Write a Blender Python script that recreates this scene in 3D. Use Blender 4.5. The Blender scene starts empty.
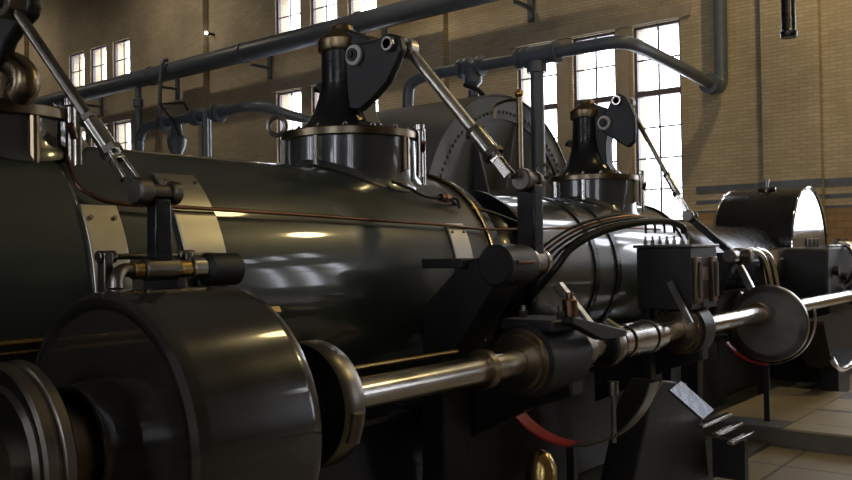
import bpy, math
from math import sin, cos, pi, radians, atan, sqrt
from mathutils import Vector, Matrix

H = 1.45                      # eye height above the hall floor; builders below take heights relative to it
S = bpy.context.scene
COL = S.collection

# ------------------------------------------------------------------ materials
def mat(name, col, metal=0.0, rough=0.4, var=0.15, scale=6.0, bump=0.0, coat=0.0, rvar=0.08, spec=0.5, stretch=(1, 1, 1), crough=.06):
    m = bpy.data.materials.new(name); m.use_nodes = True
    nt = m.node_tree; b = nt.nodes['Principled BSDF']
    b.inputs['Metallic'].default_value = metal
    b.inputs['Specular IOR Level'].default_value = spec
    b.inputs['Coat Weight'].default_value = coat
    b.inputs['Coat Roughness'].default_value = crough
    tc = nt.nodes.new('ShaderNodeTexCoord'); mp = nt.nodes.new('ShaderNodeMapping')
    mp.inputs['Scale'].default_value = stretch
    n = nt.nodes.new('ShaderNodeTexNoise'); n.inputs['Scale'].default_value = scale; n.inputs['Detail'].default_value = 6
    nt.links.new(tc.outputs['Object'], mp.inputs['Vector']); nt.links.new(mp.outputs['Vector'], n.inputs['Vector'])
    r = nt.nodes.new('ShaderNodeValToRGB')
    r.color_ramp.elements[0].position = 0.3; r.color_ramp.elements[1].position = 0.75
    r.color_ramp.elements[0].color = tuple(c * (1 - var) for c in col) + (1,)
    r.color_ramp.elements[1].color = tuple(min(1, c * (1 + var)) for c in col) + (1,)
    nt.links.new(n.outputs['Fac'], r.inputs['Fac']); nt.links.new(r.outputs['Color'], b.inputs['Base Color'])
    mr = nt.nodes.new('ShaderNodeMapRange')
    mr.inputs['To Min'].default_value = max(0.03, rough - rvar); mr.inputs['To Max'].default_value = rough + rvar
    nt.links.new(n.outputs['Fac'], mr.inputs['Value']); nt.links.new(mr.outputs['Result'], b.inputs['Roughness'])
    if bump:
        bp = nt.nodes.new('ShaderNodeBump'); bp.inputs['Strength'].default_value = bump; bp.inputs['Distance'].default_value = 0.02
        nt.links.new(n.outputs['Fac'], bp.inputs['Height']); nt.links.new(bp.outputs['Normal'], b.inputs['Normal'])
    return m

def brick_mat(name, c1, c2, mortar, plane, bw=0.20, bh=0.058, ms=0.009, offset=0.5, dirt=0.35, rough=0.8):
    m = bpy.data.materials.new(name); m.use_nodes = True
    nt = m.node_tree; b = nt.nodes['Principled BSDF']; b.inputs['Roughness'].default_value = rough
    tc = nt.nodes.new('ShaderNodeTexCoord'); sp = nt.nodes.new('ShaderNodeSeparateXYZ'); cb = nt.nodes.new('ShaderNodeCombineXYZ')
    nt.links.new(tc.outputs['Object'], sp.inputs[0])
    nt.links.new(sp.outputs[plane[0]], cb.inputs[0]); nt.links.new(sp.outputs[plane[1]], cb.inputs[1])
    br = nt.nodes.new('ShaderNodeTexBrick'); br.offset = offset
    br.inputs['Scale'].default_value = 1; br.inputs['Brick Width'].default_value = bw; br.inputs['Row Height'].default_value = bh
    br.inputs['Mortar Size'].default_value = ms; br.inputs['Bias'].default_value = 0.0
    br.inputs['Color1'].default_value = c1 + (1,); br.inputs['Color2'].default_value = c2 + (1,); br.inputs['Mortar'].default_value = mortar + (1,)
    nt.links.new(cb.outputs[0], br.inputs['Vector'])
    n = nt.nodes.new('ShaderNodeTexNoise'); n.inputs['Scale'].default_value = 0.7; n.inputs['Detail'].default_value = 5
    nt.links.new(tc.outputs['Object'], n.inputs['Vector'])
    mr = nt.nodes.new('ShaderNodeMapRange'); mr.inputs['From Min'].default_value = .3; mr.inputs['From Max'].default_value = .7
    mr.inputs['To Min'].default_value = 1 - dirt; mr.inputs['To Max'].default_value = 1.1
    nt.links.new(n.outputs['Fac'], mr.inputs['Value'])
    mx = nt.nodes.new('ShaderNodeMix'); mx.data_type = 'RGBA'; mx.blend_type = 'MULTIPLY'; mx.inputs['Factor'].default_value = 1
    nt.links.new(br.outputs['Color'], mx.inputs['A']); nt.links.new(mr.outputs['Result'], mx.inputs['B'])
    nt.links.new(mx.outputs['Result'], b.inputs['Base Color'])
    bp = nt.nodes.new('ShaderNodeBump'); bp.inputs['Strength'].default_value = .25; bp.inputs['Distance'].default_value = .01
    nt.links.new(br.outputs['Fac'], bp.inputs['Height']); bp.invert = True
    nt.links.new(bp.outputs['Normal'], b.inputs['Normal'])
    return m

GREEN = mat('dark_green_enamel', (.031, .040, .031), 0, .33, .12, 3, .004, 1.0, .05)
BLACK = mat('black_enamel', (.011, .011, .013), 0, .28, .3, 5, .02, .12, .07, .3)
IRON = mat('black_oiled_iron', (.007, .0065, .0065), 0, .48, .4, 9, .08)
DRUM = mat('brown_black_enamel', (.019, .0165, .014), 0, .22, .35, 7, .03, 1.0, .06)
STEEL = mat('polished_steel', (.50, .48, .45), 1, .22, .15, 8, .02, 0, .08)
DSTEEL = mat('oily_steel', (.21, .19, .165), 1, .32, .3, 7, .03, 0, .1)
BRIGHT = mat('mirror_steel', (.72, .72, .74), 1, .10, .06, 5, 0, 0, .04)
STRAP = mat('brushed_steel_cladding', (.46, .43, .37), 1, .36, .15, 5, .01, 0, .06)
BRASS = mat('oily_brass', (.50, .34, .13), 1, .25, .2, 8, .02, 0, .08)
DBRASS = mat('dull_bronze', (.25, .19, .12), 1, .3, .25, 8, .02, 0, .08)
COPPER = mat('tarnished_copper', (.20, .11, .07), 1, .35, .3, 12)
RED = mat('red_paint', (.50, .02, .018), 0, .35, .2, 8)
GPIPE = mat('grey_pipe_paint', (.080, .095, .118), 0, .38, .12, 6)
GPLATE = mat('grey_plate_paint', (.085, .090, .088), 0, .42, .15, 3, .02)
DUCTM = mat('blue_grey_duct_paint', (.062, .074, .095), 0, .42, .12, 3)
FRAMEM = mat('brown_window_paint', (.095, .074, .085), 0, .5, .15, 4)
STONE = mat('sandstone_mullion', (.33, .27, .20), 0, .8, .15, 5)
TANT = mat('tan_floor_tile', (.36, .30, .19), 0, .38, .16, 2.5)
GREYT = mat('blue_grey_floor_tile', (.115, .118, .135), 0, .35, .15, 3)
JOINT = mat('tile_joint', (.12, .10, .075), 0, .6, .15, 5)
KERB = mat('dark_stone_kerb', (.055, .055, .045), 0, .5, .2, 4)
CEIL = mat('ceiling_plaster', (.20, .18, .15), 0, .9, .1, 1)
LAMPW = bpy.data.materials.new('lamp_glow'); LAMPW.use_nodes = True
LAMPW.node_tree.nodes['Principled BSDF'].inputs['Emission Color'].default_value = (1, .9, .75, 1)
LAMPW.node_tree.nodes['Principled BSDF'].inputs['Emission Strength'].default_value = 12
GLASS = bpy.data.materials.new('window_glass'); GLASS.use_nodes = True
_nt = GLASS.node_tree; _nt.nodes.remove(_nt.nodes['Principled BSDF'])
_t = _nt.nodes.new('ShaderNodeBsdfTransparent'); _g = _nt.nodes.new('ShaderNodeBsdfGlossy'); _m = _nt.nodes.new('ShaderNodeMixShader')
_nz = _nt.nodes.new('ShaderNodeTexNoise'); _nz.inputs['Scale'].default_value = 2
_rp = _nt.nodes.new('ShaderNodeValToRGB'); _rp.color_ramp.elements[0].color = (.86, .88, .9, 1); _rp.color_ramp.elements[1].color = (.97, .98, 1, 1)
_nt.links.new(_nz.outputs['Fac'], _rp.inputs['Fac']); _nt.links.new(_rp.outputs['Color'], _t.inputs['Color'])
_g.inputs['Roughness'].default_value = .02; _m.inputs['Fac'].default_value = .05
_nt.links.new(_t.outputs[0], _m.inputs[1]); _nt.links.new(_g.outputs[0], _m.inputs[2])
_nt.links.new(_m.outputs[0], _nt.nodes['Material Output'].inputs['Surface'])
CAPM = mat('bronze_brown_cap', (.23, .17, .10), 1, .34, .25, 8)
WHITEM = mat('worn_white_metal', (.50, .48, .44), 0, .4, .1, 8)
FLANGEM = mat('dark_bronze_flange', (.20, .16, .11), 1, .30, .25, 8)
RODM = mat('bright_worn_rod', (.66, .62, .55), 1, .34, .12, 30, .02)
PLATEM = mat('scuffed_bright_plate', (.19, .20, .22), 1, .2, .35, 22, .03, 0, .1, .5, (1, 1, .2))
BONNETM = mat('slate_enamel', (.040, .043, .048), 0, .25, .12, 4, .005, 1.0, .05)
DISCM = mat('grey_brown_disc', (.17, .155, .14), 0, .5, .2, 9)
DIAL = mat('white_gauge_face', (.6, .58, .52), 0, .3, .05, 4)

BRK_YZ = brick_mat('yellow_brick_end_wall', (.46, .375, .25), (.385, .31, .20), (.32, .27, .195), (1, 2))
BRK_XZ = brick_mat('yellow_brick_side_wall', (.46, .375, .25), (.385, .31, .20), (.32, .27, .195), (0, 2))
DADO = brick_mat('brown_brick_dado', (.36, .22, .105), (.28, .165, .08), (.20, .15, .10), (1, 2), .24, .10)
BAND = brick_mat('blue_glazed_brick_band', (.062, .075, .10), (.085, .10, .135), (.10, .10, .10), (1, 2), .22, .13, .012, .5, .2, .45)
FLOORM = brick_mat('tan_floor_tiles', (.34, .28, .18), (.29, .245, .165), (.10, .085, .065), (0, 1), .6, .6, .012, 0.0, .25, .4)

# ------------------------------------------------------------------ geometry collector
class MB:
    def __init__(s): s.v = []; s.f = []; s.mi = []
    def add(s, vs, fs, mi=0):
        o = len(s.v); s.v += [Vector(v) for v in vs]
        for f in fs: s.f.append([o + i for i in f]); s.mi.append(mi)
        return s
    def box(s, x0, x1, y0, y1, z0, z1, mi=0):
        vs = [(x, y, z) for x in (x0, x1) for y in (y0, y1) for z in (z0, z1)]
        return s.add(vs, [(0, 1, 3, 2), (4, 6, 7, 5), (0, 4, 5, 1), (2, 3, 7, 6), (0, 2, 6, 4), (1, 5, 7, 3)], mi)
    @staticmethod
    def frame(d):
        d = Vector(d).normalized(); a = Vector((0, 0, 1)) if abs(d.z) < .9 else Vector((1, 0, 0))
        u = d.cross(a).normalized(); w = u.cross(d).normalized(); return d, u, w
    def lathe(s, p0, d, prof, n=32, closed=False, a0=0.0, a1=2 * pi):
        """profile of (distance along d, radius); closed = ring section with a bore"""
        d, u, w = s.frame(d); p0 = Vector(p0); full = abs(a1 - a0 - 2 * pi) < 1e-6
        cols = n if full else n + 1
        vs = []
        for k in range(cols):
            a = a0 + (a1 - a0) * k / n; e = u * cos(a) + w * sin(a)
            for (t, r) in prof: vs.append(p0 + d * t + e * r)
        m = len(prof); fs = []
        for k in range(n):
            k2 = (k + 1) % cols
            for i in range(m if closed else m - 1):
                j = (i + 1) % m
                fs.append((k * m + i, k * m + j, k2 * m + j, k2 * m + i))
        if not full and closed:
            fs.append(tuple(range(m))); fs.append(tuple((cols - 1) * m + i for i in range(m)))
        return s.add(vs, fs)
    def cyl(s, p0, p1, r0, r1=None, n=24, bev=0.0):
        p0 = Vector(p0); p1 = Vector(p1); L = (p1 - p0).length; r1 = r0 if r1 is None else r1
        b = bev
        pr = [(0, 0), (0, r0 - b), (b, r0), (L - b, r1), (L, r1 - b), (L, 0)] if b else [(0, 0), (0, r0), (L, r1), (L, 0)]
        return s.lathe(p0, p1 - p0, pr, n)
    def ring(s, p0, d, L, ri, ro, n=40, bev=.004):
        return s.lathe(p0, d, [(0, ri), (0, ro - bev), (bev, ro), (L - bev, ro), (L, ro - bev), (L, ri)], n, True)
    def sphere(s, c, r, n=16):
        return s.lathe(Vector(c) - Vector((0, 0, r)), (0, 0, 1), [(r - r * cos(pi * k / 8), r * sin(pi * k / 8)) for k in range(9)], n)
    def tube(s, pts, r, n=10, sub=6):
        P = [Vector(p) for p in pts]
        if sub > 1 and len(P) > 2:
            Q = []
            for i in range(len(P) - 1):
                a = P[i - 1] if i else P[0] * 2 - P[1]; b, c = P[i], P[i + 1]; e = P[i + 2] if i + 2 < len(P) else P[-1] * 2 - P[-2]
                for k in range(sub):
                    t = k / sub
                    Q.append(.5 * ((2 * b) + (c - a) * t + (2 * a - 5 * b + 4 * c - e) * t * t + (3 * b - a - 3 * c + e) * t ** 3))
            Q.append(P[-1]); P = Q
        vs = []; up = None
        for i, p in enumerate(P):
            t = (P[min(i + 1, len(P) - 1)] - P[max(i - 1, 0)]).normalized()
            if up is None: up = s.frame(t)[1]
            up = (up - t * up.dot(t)).normalized(); w = t.cross(up)
            for k in range(n):
                a = 2 * pi * k / n; vs.append(p + (up * cos(a) + w * sin(a)) * r)
        fs = []
        for i in range(len(P) - 1):
            for k in range(n):
                k2 = (k + 1) % n; fs.append((i * n + k, i * n + k2, (i + 1) * n + k2, (i + 1) * n + k))
        fs.append(tuple(range(n))[::-1]); fs.append(tuple((len(P) - 1) * n + k for k in range(n)))
        return s.add(vs, fs)
    def prism(s, poly, axis, a0, a1):
        """polygon in the other two axes (in xyz order) extruded along axis"""
        def P(q, a):
            if axis == 'x': return (a, q[0], q[1])
            if axis == 'y': return (q[0], a, q[1])
            return (q[0], q[1], a)
        n = len(poly); vs = [P(q, a0) for q in poly] + [P(q, a1) for q in poly]
        fs = [tuple(range(n))[::-1], tuple(range(n, 2 * n))] + [(i, (i + 1) % n, n + (i + 1) % n, n + i) for i in range(n)]
        return s.add(vs, fs)
    def bar(s, p0, p1, w, t, w2=None):
        """rectangular bar from p0 to p1: w across (in x), t thick"""
        p0 = Vector(p0); p1 = Vector(p1); d = (p1 - p0).normalized(); x = Vector((1, 0, 0)); x = (x - d * x.dot(d)).normalized(); y = d.cross(x)
        w2 = w if w2 is None else w2; vs = []
        for p, ww in ((p0, w), (p1, w2)):
            for a, b in ((-1, -1), (1, -1), (1, 1), (-1, 1)): vs.append(p + x * a * ww / 2 + y * b * t / 2)
        return s.add(vs, [(3, 2, 1, 0), (4, 5, 6, 7), (0, 1, 5, 4), (1, 2, 6, 5), (2, 3, 7, 6), (3, 0, 4, 7)])
    def plate(s, x0, x1, yc, zc, r0, r1, a0, a1, n=24):
        """curved plate hugging a horizontal cylinder; angles from -Y upward"""
        vs = []
        for k in range(n + 1):
            a = a0 + (a1 - a0) * k / n
            for x in (x0, x1):
                for r in (r0, r1): vs.append((x, yc - r * cos(a), zc + r * sin(a)))
        fs = []
        for k in range(n):
            b, c = 4 * k, 4 * k + 4
            fs += [(b, b + 2, c + 2, c), (b + 1, c + 1, c + 3, b + 3), (b, c, c + 1, b + 1), (b + 2, b + 3, c + 3, c + 2)]
        fs += [(0, 1, 3, 2), (4 * n, 4 * n + 2, 4 * n + 3, 4 * n + 1)]
        return s.add(vs, fs)

def link(name, mb, m, parent=None, bevel=0.0, flat=False, angle=35):
    root = parent
    while root is not None and root.parent is not None: root = root.parent
    off = Vector((0, 0, H)) - (Vector(root.location) if root else Vector((0, 0, 0)))
    me = bpy.data.meshes.new(name)
    me.from_pydata([tuple(v + off) for v in mb.v], [], mb.f)
    for k in (m if isinstance(m, (list, tuple)) else [m]): me.materials.append(k)
    if any(mb.mi):
        me.polygons.foreach_set('material_index', mb.mi)
    import bmesh
    bm = bmesh.new(); bm.from_mesh(me)
    bmesh.ops.remove_doubles(bm, verts=bm.verts, dist=1e-6)
    bmesh.ops.recalc_face_normals(bm, faces=bm.faces); bm.to_mesh(me); bm.free()
    if not flat:
        me.shade_smooth(); me.set_sharp_from_angle(angle=radians(angle))
    o = bpy.data.objects.new(name, me); COL.objects.link(o)
    if parent is not None: o.parent = parent
    if bevel:
        b = o.modifiers.new('bevel', 'BEVEL'); b.width = bevel; b.segments = 2; b.limit_method = 'ANGLE'; b.angle_limit = radians(40)
    return o
def tag(o, label, cat, group=None):
    o['label'] = label; o['category'] = cat
    if group: o['group'] = group
    return o
def thing(name, label, cat, loc, group=None):
    o = bpy.data.objects.new(name, None); o.empty_display_size = .1; COL.objects.link(o)
    o.location = (loc[0], loc[1], loc[2] + H)
    return tag(o, label, cat, group)
def struct(name, mb, m, parent=None, bevel=0.0):
    o = link(name, mb, m, parent, bevel)
    if parent is None: o['kind'] = 'structure'
    return o
def cutpart(o, name=None):
    c = o.copy(); COL.objects.link(c); c.parent = o.parent; return c

# ------------------------------------------------------------------ the hall
XW, XF, YL, YR, ZC = 14.0, -7.0, 38.0, -16.0, 9.0
LW, LP = .84, 1.17                            # window light width and pitch
G_BACK = [7.29, 13.97, 23.13, .85, -9.2]      # window groups on the end wall in view
LOW, UPP = (.42, 3.78), (5.03, 6.08)
SILL = {.85: .2, -9.2: -.25}                # these groups reach lower
low = lambda g: (SILL.get(g, LOW[0]), LOW[1])
wn = [0]; PORTALS = []
def wall_with_holes(name, m, x0, x1, y0, y1, groups, rows):
    mb = MB()
    ho = sorted((g + k * LP - LW / 2, g + k * LP + LW / 2, g) for g in groups for k in (-1, 0, 1))
    ys = [y0] + [q for h in ho for q in h[:2]] + [y1]
    for i in range(len(ys) - 1):
        if i % 2 == 0: mb.box(x0, x1, ys[i], ys[i + 1], -H, ZC)
        else:
            zs = [-H] + [q for r in (low(ho[i // 2][2]), UPP) for q in r] + [ZC]
            for k in range(0, len(zs) - 1, 2): mb.box(x0, x1, ys[i], ys[i + 1], zs[k], zs[k + 1])
    return struct(name, mb, m)
wall_with_holes('wall_back', BRK_YZ, XW, XW + .45, YR, YL, G_BACK, [LOW, UPP])
G_FRONT = [9, 1, -7]
wall_with_holes('wall_front', BRK_YZ, XF - .45, XF, YR, YL, G_FRONT, [LOW, UPP])
struct('wall_left', MB().box(XF, XW, YL, YL + .4, -H, ZC), BRK_XZ)
struct('wall_right', MB().box(XF, XW, YR - .4, YR, -H, ZC), BRK_XZ)
struct('ceiling', MB().box(XF - .45, XW + .45, YR - .4, YL + .4, ZC, ZC + .3), CEIL)
struct('floor', MB().box(XF - .45, XW + .45, YR - .4, YL + .4, -H - .3, -H), FLOORM)

def window(yc, z0, z1, rows, xin, sgn, transom=None):
    """one light: frame with glazing bars and a glass pane, set sgn*0.18 into the wall"""
    wn[0] += 1
    w = bpy.data.objects.new('window_%d' % wn[0], None); COL.objects.link(w); w.location = (xin, yc, z0 + H); w['kind'] = 'structure'
    xa = xin + sgn * .06; xb = xin + sgn * .14; lo, hi = min(xa, xb), max(xa, xb)
    y0, y1 = yc - LW / 2, yc + LW / 2; fw = .045
    f = MB().box(lo, hi, y0, y0 + fw, z0, z1).box(lo, hi, y1 - fw, y1, z0, z1).box(lo, hi, y0 + fw, y1 - fw, z0, z0 + fw).box(lo, hi, y0 + fw, y1 - fw, z1 - fw, z1)
    segs = [(z0 + fw, z1 - fw, rows)]
    if transom:
        f.box(lo - .03, hi, y0 + fw, y1 - fw, transom - .05, transom + .05)
        segs = [(z0 + fw, transom - .05, rows), (transom + .05, z1 - fw, 2)]
    link('window_frame', f, FRAMEM, w)
    xm = (lo + hi) / 2; g = MB()
    for a, b, n in segs:
        g.box(xm - .01, xm + .01, yc - .016, yc + .016, a, b)
        for k in range(1, n): g.box(xm - .009, xm + .009, y0 + fw, y1 - fw, a + (b - a) * k / n - .014, a + (b - a) * k / n + .014)
    link('glazing_bars', g, FRAMEM, w)
    link('glass_pane', MB().box(xm - .003, xm + .003, y0 + fw / 2, y1 - fw / 2, z0 + fw / 2, z1 - fw / 2), GLASS, w)
for g in G_BACK:
    for k in (1, 0, -1):
        window(g + k * LP, low(g)[0], LOW[1], 4, XW, 1, 2.62)
        window(g + k * LP, UPP[0], UPP[1], 2, XW, 1)
for g in G_FRONT:
    for k in (1, 0, -1):
        window(g + k * LP, LOW[0], LOW[1], 4, XF, -1, 2.62); window(g + k * LP, UPP[0], UPP[1], 2, XF, -1)
# pilasters, stone mullions, sills, glazed bands
tn = [0]
def trim(mb, m, bevel=0.0):
    tn[0] += 1; return struct('trim_%d' % tn[0], mb, m, None, bevel)
for yc in (3.93, 10.9, 18.5, 27.5, -3.9):
    trim(MB().box(XW - .16, XW, yc - .42, yc + .42, -H, ZC), BRK_YZ)
for g in G_BACK:
    mu = MB()
    for k in (-.5, .5): mu.box(XW - .03, XW + .02, g + k * LP - .10, g + k * LP + .10, low(g)[0], LOW[1])
    trim(mu, STONE)
    trim(MB().box(XW - .05, XW + .02, g - 1.5 * LP - .02, g + 1.5 * LP + .02, LOW[1] + .02, LOW[1] + .22), STONE)
    trim(MB().box(XW - .07, XW + .02, g - 1.5 * LP, g + 1.5 * LP, low(g)[0] - .10, low(g)[0] - .01), STONE)
edges = [YR] + sorted(q for g in G_BACK for q in (g - 1.5 * LP - .06, g + 1.5 * LP + .06)) + [YL]
for z0, z1, m in ((.865, .985, BAND), (.70, .755, BAND), (.555, .585, BAND)):
    b = MB()
    for i in range(0, len(edges), 2):
        b.box(XW - .012, XW, edges[i], edges[i + 1], z0, z1)
    for yc in (3.93, 10.9, 18.5, 27.5, -3.9): b.box(XW - .172, XW - .16, yc - .43, yc + .43, z0, z1)
    trim(b, m)
d = MB()
for i in range(0, len(edges), 2): d.box(XW - .008, XW, edges[i], edges[i + 1], -H, .555)
trim(d, DADO)

# raised tiled platform by the crank pit
pl = MB(); pl.box(6.54, 8.45, -4.0, 2.56, -H, -1.325, 2)
xs = [6.54, 6.82, 7.42, 7.48, 8.08, 8.45]; ys = [2.56 - .6 * k for k in range(12)]
for i in range(5):
    for j in range(11):
        blue = (i == 0 and j in (0, 4, 5, 8)) or (i == 2) and j % 4 == 1 or (i == 4 and j in (1, 2, 6)) or (i == 3 and j == 2)
        pl.box(xs[i] + .004, xs[i + 1] - .004, ys[j + 1] + .004, ys[j] - .004, -1.325, -1.311, 1 if blue else 0)
o = struct('floor_platform', pl, [TANT, GREYT, JOINT]); 
struct('floor_kerb', MB().box(-2.0, 6.53, 2.05, 4.6, -H, -1.42).box(6.53, 13.2, 2.57, 4.6, -H, -1.36), KERB)

# ------------------------------------------------------------------ engine bed and cylinders
CY, CZ = 3.3, -.15
bed = thing('engine_bed', 'long black cast-iron bed running under the dark green cylinders', 'engine bed', (3.5, 3.3, -1.42))
link('bed_casting', MB().prism([(2.72, -1.42), (3.88, -1.42), (3.80, -1.28), (3.74, -.80), (2.86, -.80), (2.80, -1.28)], 'x', -1.9, 7.7), IRON, bed, .01)
link('bed_rail', MB().box(-1.9, 7.7, 2.74, 3.86, -.80, -.765), BLACK, bed, .006)

c1 = thing('steam_cylinder', 'near dark green engine cylinder carrying the two largest valve bonnets', 'steam cylinder', (1.5, CY, -.76), 'dark green engine cylinders')
link('cladding', MB().lathe((1.62, CY, CZ), (1, 0, 0), [(0, 0), (0, .598), (2.36, .598), (2.38, .59), (2.38, 0)], 96), GREEN, c1, angle=10)
link('end_cladding', MB().lathe((-1.9, CY, CZ), (1, 0, 0), [(0, 0), (0, .60), (.02, .612), (3.5, .612), (3.52, .60), (3.52, 0)], 96), GREEN, c1, angle=10)
link('joint_band', MB().lathe((1.56, CY, CZ), (1, 0, 0), [(0, .598), (0, .606), (.05, .606), (.05, .598)], 96, True), BLACK, c1)
link('flange', MB().ring((4.005, CY, CZ), (1, 0, 0), .10, .3, .60, 96), BLACK, c1)
for k in range(36):
    a = 2 * pi * k / 36; link('flange_bolt', MB().cyl((4.105, CY + .55 * cos(a), CZ + .55 * sin(a)), (4.14, CY + .55 * cos(a), CZ + .55 * sin(a)), .02, n=6), DSTEEL, c1)
for x0, x1, a0, a1, r in ((1.60, 1.74, -30, 32, .612), (1.98, 2.17, -30, 50, .600), (3.64, 3.79, -10, 29, .600)):
    st = link('cladding_strap', MB().plate(x0, x1, CY, CZ, r, r + .014, radians(a0), radians(a1)), STRAP, c1, .003)
    for xx in (x0 + .025, x1 - .025):
        for aa in (a1 - 5, a0 + 12):
            q = radians(aa); link('screw', MB().cyl((xx, CY - (r + .012) * cos(q), CZ + (r + .012) * sin(q)), (xx, CY - (r + .022) * cos(q), CZ + (r + .022) * sin(q)), .008, n=8), DSTEEL, st)
link('edge_trim', MB().tube([(4.0, CY - .61 * cos(radians(a)), CZ + .61 * sin(radians(a))) for a in range(-40, 100, 10)], .009, 8, 3), BRASS, c1)

dp = thing('distance_piece', 'narrow black casting joining the two green cylinders', 'casting', (4.35, CY, -.76))
link('barrel', MB().lathe((4.15, CY, CZ), (1, 0, 0), [(0, 0), (0, .47), (.10, .43), (.28, .43), (.36, .47), (.36, 0)], 64), BLACK, dp)
link('foot', MB().box(4.22, 4.46, 2.98, 3.62, -.765, -.50), BLACK, dp, .01)

c2 = thing('steam_cylinder', 'far dark cylinder beyond the black knuckle lever, belted with black bands', 'steam cylinder', (5.8, CY, -.76), 'dark green engine cylinders')
R2 = .52
link('cladding', MB().lathe((4.53, CY, CZ), (1, 0, 0), [(0, 0), (0, R2), (2.37, R2), (2.37, 0)], 96), GREEN, c2)
link('end_cover', MB().lathe((6.90, CY, CZ), (1, 0, 0), [(0, R2 + .012), (.06, R2 + .012), (.08, R2 - .03), (.22, R2 - .09), (.40, .30), (.46, .12), (.46, 0)], 64), BLACK, c2)
link('flange', MB().ring((4.52, CY, CZ), (1, 0, 0), .05, R2 - .1, R2 + .02, 64), BLACK, c2)
for x in (5.30, 5.62):
    link('belt', MB().lathe((x, CY, CZ), (1, 0, 0), [(0, R2), (0, R2 + .012), (.06, R2 + .012), (.06, R2)], 96, True), BLACK, c2)
for a, b in ((4.8, 5.0), (6.5, 6.7)): link('foot', MB().box(a, b, 2.95, 3.65, -.765, -.50), BLACK, c2, .01)
for a, b in ((.2, .5), (3.2, 3.5)): link('foot', MB().box(a, b, 2.95, 3.65, -.765, -.55), BLACK, c1, .01)

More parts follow.
